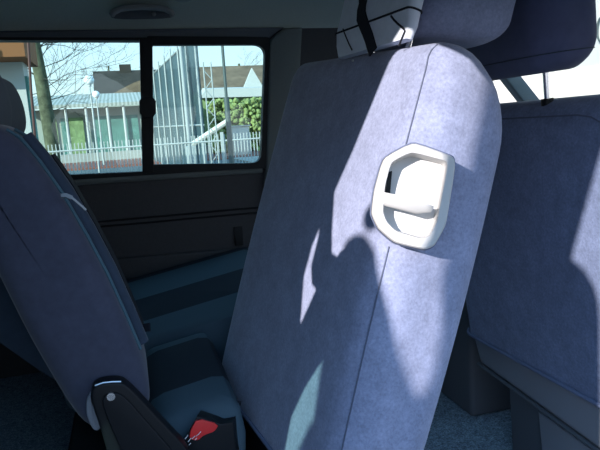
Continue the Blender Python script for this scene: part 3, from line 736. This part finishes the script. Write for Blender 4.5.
# plane tree trunk + bare branches
def tree(px, Y, r, lean, h, label, n, seed, spread=1, BL=2.4, BR_=.024):
    rnd = random.Random(seed); b0 = ZG(px, Y, 0); t = thing('tree', tuple(b0), label, 'tree')
    bm = B(); top = b0+V((lean, 0, h)); tube(bm, [b0, b0.lerp(top, .5)+V((.03, 0, 0)), top], [r, r*.85, r*.6], 12); obj('trunk', bm, m_bark, t)
    bm = B()
    def br(p, d, L, rr, dep):
        pts = [p]; q = p
        for k in range(4):
            d = (d+V((rnd.uniform(-.3, .3), rnd.uniform(-.3, .3), rnd.uniform(-.2, .28)))).normalized(); q = q+d*L/4; pts.append(q)
        tube(bm, pts, [rr*(1-.16*k) for k in range(5)], 4, cap=False)
        if dep:
            for k in range(3 if dep > 1 else 4):
                i = rnd.choice((1, 2, 3, 4)); dd = (d+V((rnd.uniform(-.9, .9), rnd.uniform(-.7, .7), rnd.uniform(-.6, .8)))).normalized(); br(pts[i], dd, L*.62, rr*.55, dep-1)
    for k in range(n):
        f = rnd.uniform(.38, .95); a = rnd.uniform(-.9, .9); br(b0.lerp(top, f), V((spread*rnd.uniform(.3, 1)*rnd.choice((1, 1, 1, -.5)), a, rnd.uniform(-.1, .7))).normalized(), BL, BR_, 3)
    obj('branches', bm, m_twig, t)
tree(61, 14, .175, -.25, 5.5, 'mottled leaning tree trunk with bare branches at the left of the window', 30, 3, 1, 1.5, .011)
tree(118, 57, .12, 0, 8, 'distant bare tree behind the dark roofed house', 8, 11, 1.5)
tree(168, 62, .22, 0, 8.5, 'distant bare tree behind the tall court fence', 7, 5, 1.2)
tree(245, 58, .2, 0, 8, 'distant bare tree behind the brown roofed house in the right pane', 7, 8, 1.2)

# neighbouring white building with orange soffit at far left
Y = 7; p = PY(24, 57, Y); q = PY(-70, 57, Y)
nb = thing('house', ((p.x+q.x)/2, Y, 0), 'pale building with an orange-brown eave at the far left', 'building')
bm = B(); box(bm, (q.x-3, Y, 0), (PY(22, 60, Y).x, Y+.4, PY(10, 55, Y).z)); obj('wall', bm, m_white, nb, smooth=False)
bm = B(); box(bm, (q.x-3, Y-.5, PY(0, 57, Y-.5).z), (PY(24.5, 50, Y-.5).x, Y+.6, PY(0, 36, Y-.5).z+.3)); obj('eave', bm, m_orng, nb, smooth=False)
bm = B(); box(bm, (PY(-20, 56, Y).x, Y-.55, PY(0, 60, Y).z), (PY(4, 56, Y).x, Y-.5, PY(0, 54, Y).z)); obj('gutter', bm, m_beige, nb, smooth=False)
bm = B(); box(bm, (PY(22, 76, Y).x, Y+.02, .3), (PY(27, 76, Y).x, Y+.3, PY(24, 76, Y).z)); obj('shutter', bm, m_teal2, nb, smooth=False)
Y = 6.5; bm = B(); tube(bm, [PY(27.5, 30, Y), PY(31, 90, Y), PY(36, 150, Y), PY(38, 175, Y)], .016, 8); tag(obj('drainpipe', bm, m_pipe), 'thin rusty pipe slanting beside the mottled tree trunk', 'pipe')

# tall court fence in perspective, right pane
ct = thing('court_fence', tuple(ZG(178, 22, 0)), 'tall blue-grey mesh court fence with slanting top rail', 'fence')
A = ZG(150, 34, 0); Bq = ZG(208, 15.5, 0)
hA = PY(150, 84, 34).z; hB = PY(208, 34, 15.5).z
bm = B(); prism(bm, [A, Bq, V((Bq.x, Bq.y, hB)), V((A.x, A.y, hA))], V((.04, .04, 0)))
m_mesh = bpy.data.materials.new('wire_mesh'); m_mesh.use_nodes = True; nt = m_mesh.node_tree; pb = nt.nodes['Principled BSDF']
pb.inputs['Base Color'].default_value = (.045, .085, .10, 1); pb.inputs['Alpha'].default_value = .72; pb.inputs['Roughness'].default_value = .8
o = obj('mesh_panel', bm, m_mesh, ct, smooth=False)
for k in range(9):
    f = k/8; f = f**.7; p = A.lerp(Bq, f); hz = hA+(hB-hA)*f
    bm = B(); cyl(bm, p+V((-.05, -.08, 0)), V((p.x-.05, p.y-.08, hz+.25)), .035, 6); obj('post', bm, m_pole, ct)
bm = B(); tube(bm, [V((A.x, A.y-.08, hA)), V((Bq.x, Bq.y-.08, hB))], .03, 6); tube(bm, [V((A.x, A.y-.08, 1.9)), V((Bq.x, Bq.y-.08, 1.6))], .03, 6); obj('rail', bm, m_pole, ct)
def pole(px0, py0, px1, py1, Y, r0_, r1_, mm, label, nm='pole'):
    bm = B(); a = PY(px1, py1, Y); b = PY(px0, py0, Y); a2 = V((a.x, Y, 0)); tube(bm, [a2, a2.lerp(V((a.x, Y, b.z)), .5), V((a.x, Y, b.z))], [r0_, (r0_+r1_)/2, r1_], 10)
    tag(obj(nm, bm, mm), label, 'pole')
pole(183.5, 20, 188, 130, 12, .045, .04, m_pole, 'pale metal pole, leftmost of the three in the right window pane')
dp = thing('lamp_pole', (PY(229, 130, 9).x, 9, 0), 'dark stepped metal pole, rightmost of the three in the right window pane', 'pole')
x = PY(229, 130, 9).x; zst = PY(229, 97, 9).z
bm = B(); cyl(bm, V((x, 9, 0)), V((x, 9, zst)), .048, 12); obj('base_tube', bm, m_poled, dp)
bm = B(); cyl(bm, V((x, 9, zst)), V((x, 9, 4)), .026, 12); obj('upper_tube', bm, m_poled, dp)
# lattice mast
x = PY(210, 100, 13).x; mt = thing('lattice_mast', (x, 13, 0), 'pale latticed mast between the two plain poles in the right pane', 'mast')
for d in (-.09, .09):
    bm = B(); cyl(bm, V((x+d, 13, 0)), V((x+d, 13, PY(208, 62, 13).z)), .018, 6); obj('upright', bm, m_pole, mt)
bm = B()
zmax = PY(208, 62, 13).z; z = .2; s = 1
while z < zmax-.2:
    tube(bm, [V((x-.09*s, 13, z)), V((x+.09*s, 13, z+.22))], .012, 5); z += .22; s = -s
obj('lattice', bm, m_pole, mt)
p0, p1 = PY(190, 146, 13.5), PY(228, 121, 13.5); br_ = thing('barrier', (p0.x, 13.5, 0), 'beige slanting barrier arm crossing the right pane', 'barrier')
bm = B(); tube(bm, [p0, p0.lerp(p1, .5), p1], .07, 8); obj('arm', bm, m_beige, br_)
bm = B(); box(bm, (p0.x-.12, 13.4, 0), (p0.x+.12, 13.6, p0.z), bev=.02); obj('stand', bm, m_pole, br_)
# brown roofed house in the right pane
Y = 44; a = PY(196, 98, Y); b = PY(300, 92, Y); z0 = PY(230, 92, Y).z; z1 = PY(230, 66, Y+4).z
h2 = thing('house', ((a.x+b.x)/2, Y, 0), 'house with a broad brown roof in the right window pane', 'building')
bm = B(); box(bm, (a.x, Y, 0), (b.x, Y+8, z0)); obj('wall', bm, m_green, h2, smooth=False)
bm = B(); prism(bm, [V((a.x, Y-.4, z0)), V((a.x, Y+4, z1)), V((a.x, Y+8, z0))], V((b.x-a.x, 0, 0))); obj('roof', bm, m_roofb, h2, smooth=False)
bm = B(); prism(bm, [PY(243, 90, Y-.5), PY(265, 90, Y-.5), PY(252, 68, Y-.5)], V((0, .4, 0))); obj('gable', bm, m_white, h2, smooth=False)
bm = B(); prism(bm, [PY(200, 98, Y-2), PY(275, 96, Y-2), PY(275, 87, Y-2), PY(206, 89, Y-2)], V((0, 1.8, .2))); obj('gutter_band', bm, m_white, h2, smooth=False)
# hedge
Y = 34; a = ZG(214, Y, 0); b = ZG(275, Y, 0); bm = B(); zt = PY(240, 100, Y).z
rnd = random.Random(2)
for i in range(1500):
    c = V((rnd.uniform(a.x, b.x), Y+rnd.uniform(-.5, .8), rnd.uniform(.2, zt))); rr = rnd.uniform(.07, .2)
    q = bmesh.ops.create_icosphere(bm, subdivisions=1, radius=rr)
    for v in q['verts']: v.co = v.co*rnd.uniform(.7, 1.2)+c
tag(obj('hedge', bm, m_leaf, smooth=False), 'yellow-green hedge behind the white box in the right pane', 'hedge')
Y = 30; a = PY(233, 144, Y); b = PY(249, 126, Y); bx = thing('utility_box', ((a.x+b.x)/2, Y, 0), 'white utility box in front of the hedge', 'box')
bm = B(); box(bm, (a.x, Y, 0), (b.x, Y+.6, b.z), bev=.03); obj('cabinet', bm, m_white, bx)
bm = B(); box(bm, (a.x-.06, Y-.05, b.z), (b.x+.06, Y+.65, b.z+.06), bev=.01); obj('lid', bm, m_white, bx)
bm = B(); box(bm, (5, 22, 0), (22, 40, .06)); struct('trim_13', bm, m_conc, 'pale paved yard')
# ahead of the van: pale building seen through the windscreen
X = 16; fb = thing('building', (X, 14, 0), 'bright pale building seen through the windscreen', 'building')
zb = PX(590, 66, X).z
bm = B(); box(bm, (X, -12, 0), (X+.5, 40, zb)); obj('lower_wall', bm, m_beige, fb, smooth=False)
bm = B(); box(bm, (X+.05, -12, zb), (X+.5, 40, 6.5)); obj('upper_wall', bm, m_white, fb, smooth=False)
bm = B(); cq = PX(602, 29, X-.05); tube(bm, [cq+V((0, .22*math.cos(a), .42*math.sin(a))) for a in [2*math.pi*k/24 for k in range(25)]], .035, 6); obj('sign_ring', bm, m_poled, fb)
# ================================================================== light
sc = bpy.context.scene
w = bpy.data.worlds.new('sky'); sc.world = w; w.use_nodes = True; nt = w.node_tree
bg = nt.nodes['Background']; bg.inputs[1].default_value = 1.0
tc = nt.nodes.new('ShaderNodeTexCoord'); sp = nt.nodes.new('ShaderNodeSeparateXYZ'); cr = nt.nodes.new('ShaderNodeValToRGB')
nt.links.new(tc.outputs['Generated'], sp.inputs[0]); nt.links.new(sp.outputs[2], cr.inputs[0]); nt.links.new(cr.outputs[0], bg.inputs[0])
cr.color_ramp.elements[0].position = 0; cr.color_ramp.elements[0].color = (1.3, 1.32, 1.35, 1)
cr.color_ramp.elements[1].position = .45; cr.color_ramp.elements[1].color = (.62, 1.22, 2.10, 1)
sl = bpy.data.lights.new('sun', 'SUN'); sl.energy = 9; sl.angle = R(.55); sl.color = (1, .935, .90)
so = bpy.data.objects.new('sun', sl); C.objects.link(so); so.location = (-3, -5, 6)
so.rotation_euler = SUND.to_track_quat('-Z', 'Y').to_euler()
vs = sc.view_settings; vs.view_transform = 'Standard'; vs.look = 'None'; vs.gamma = 1; vs.exposure = 0; vs.use_curve_mapping = False
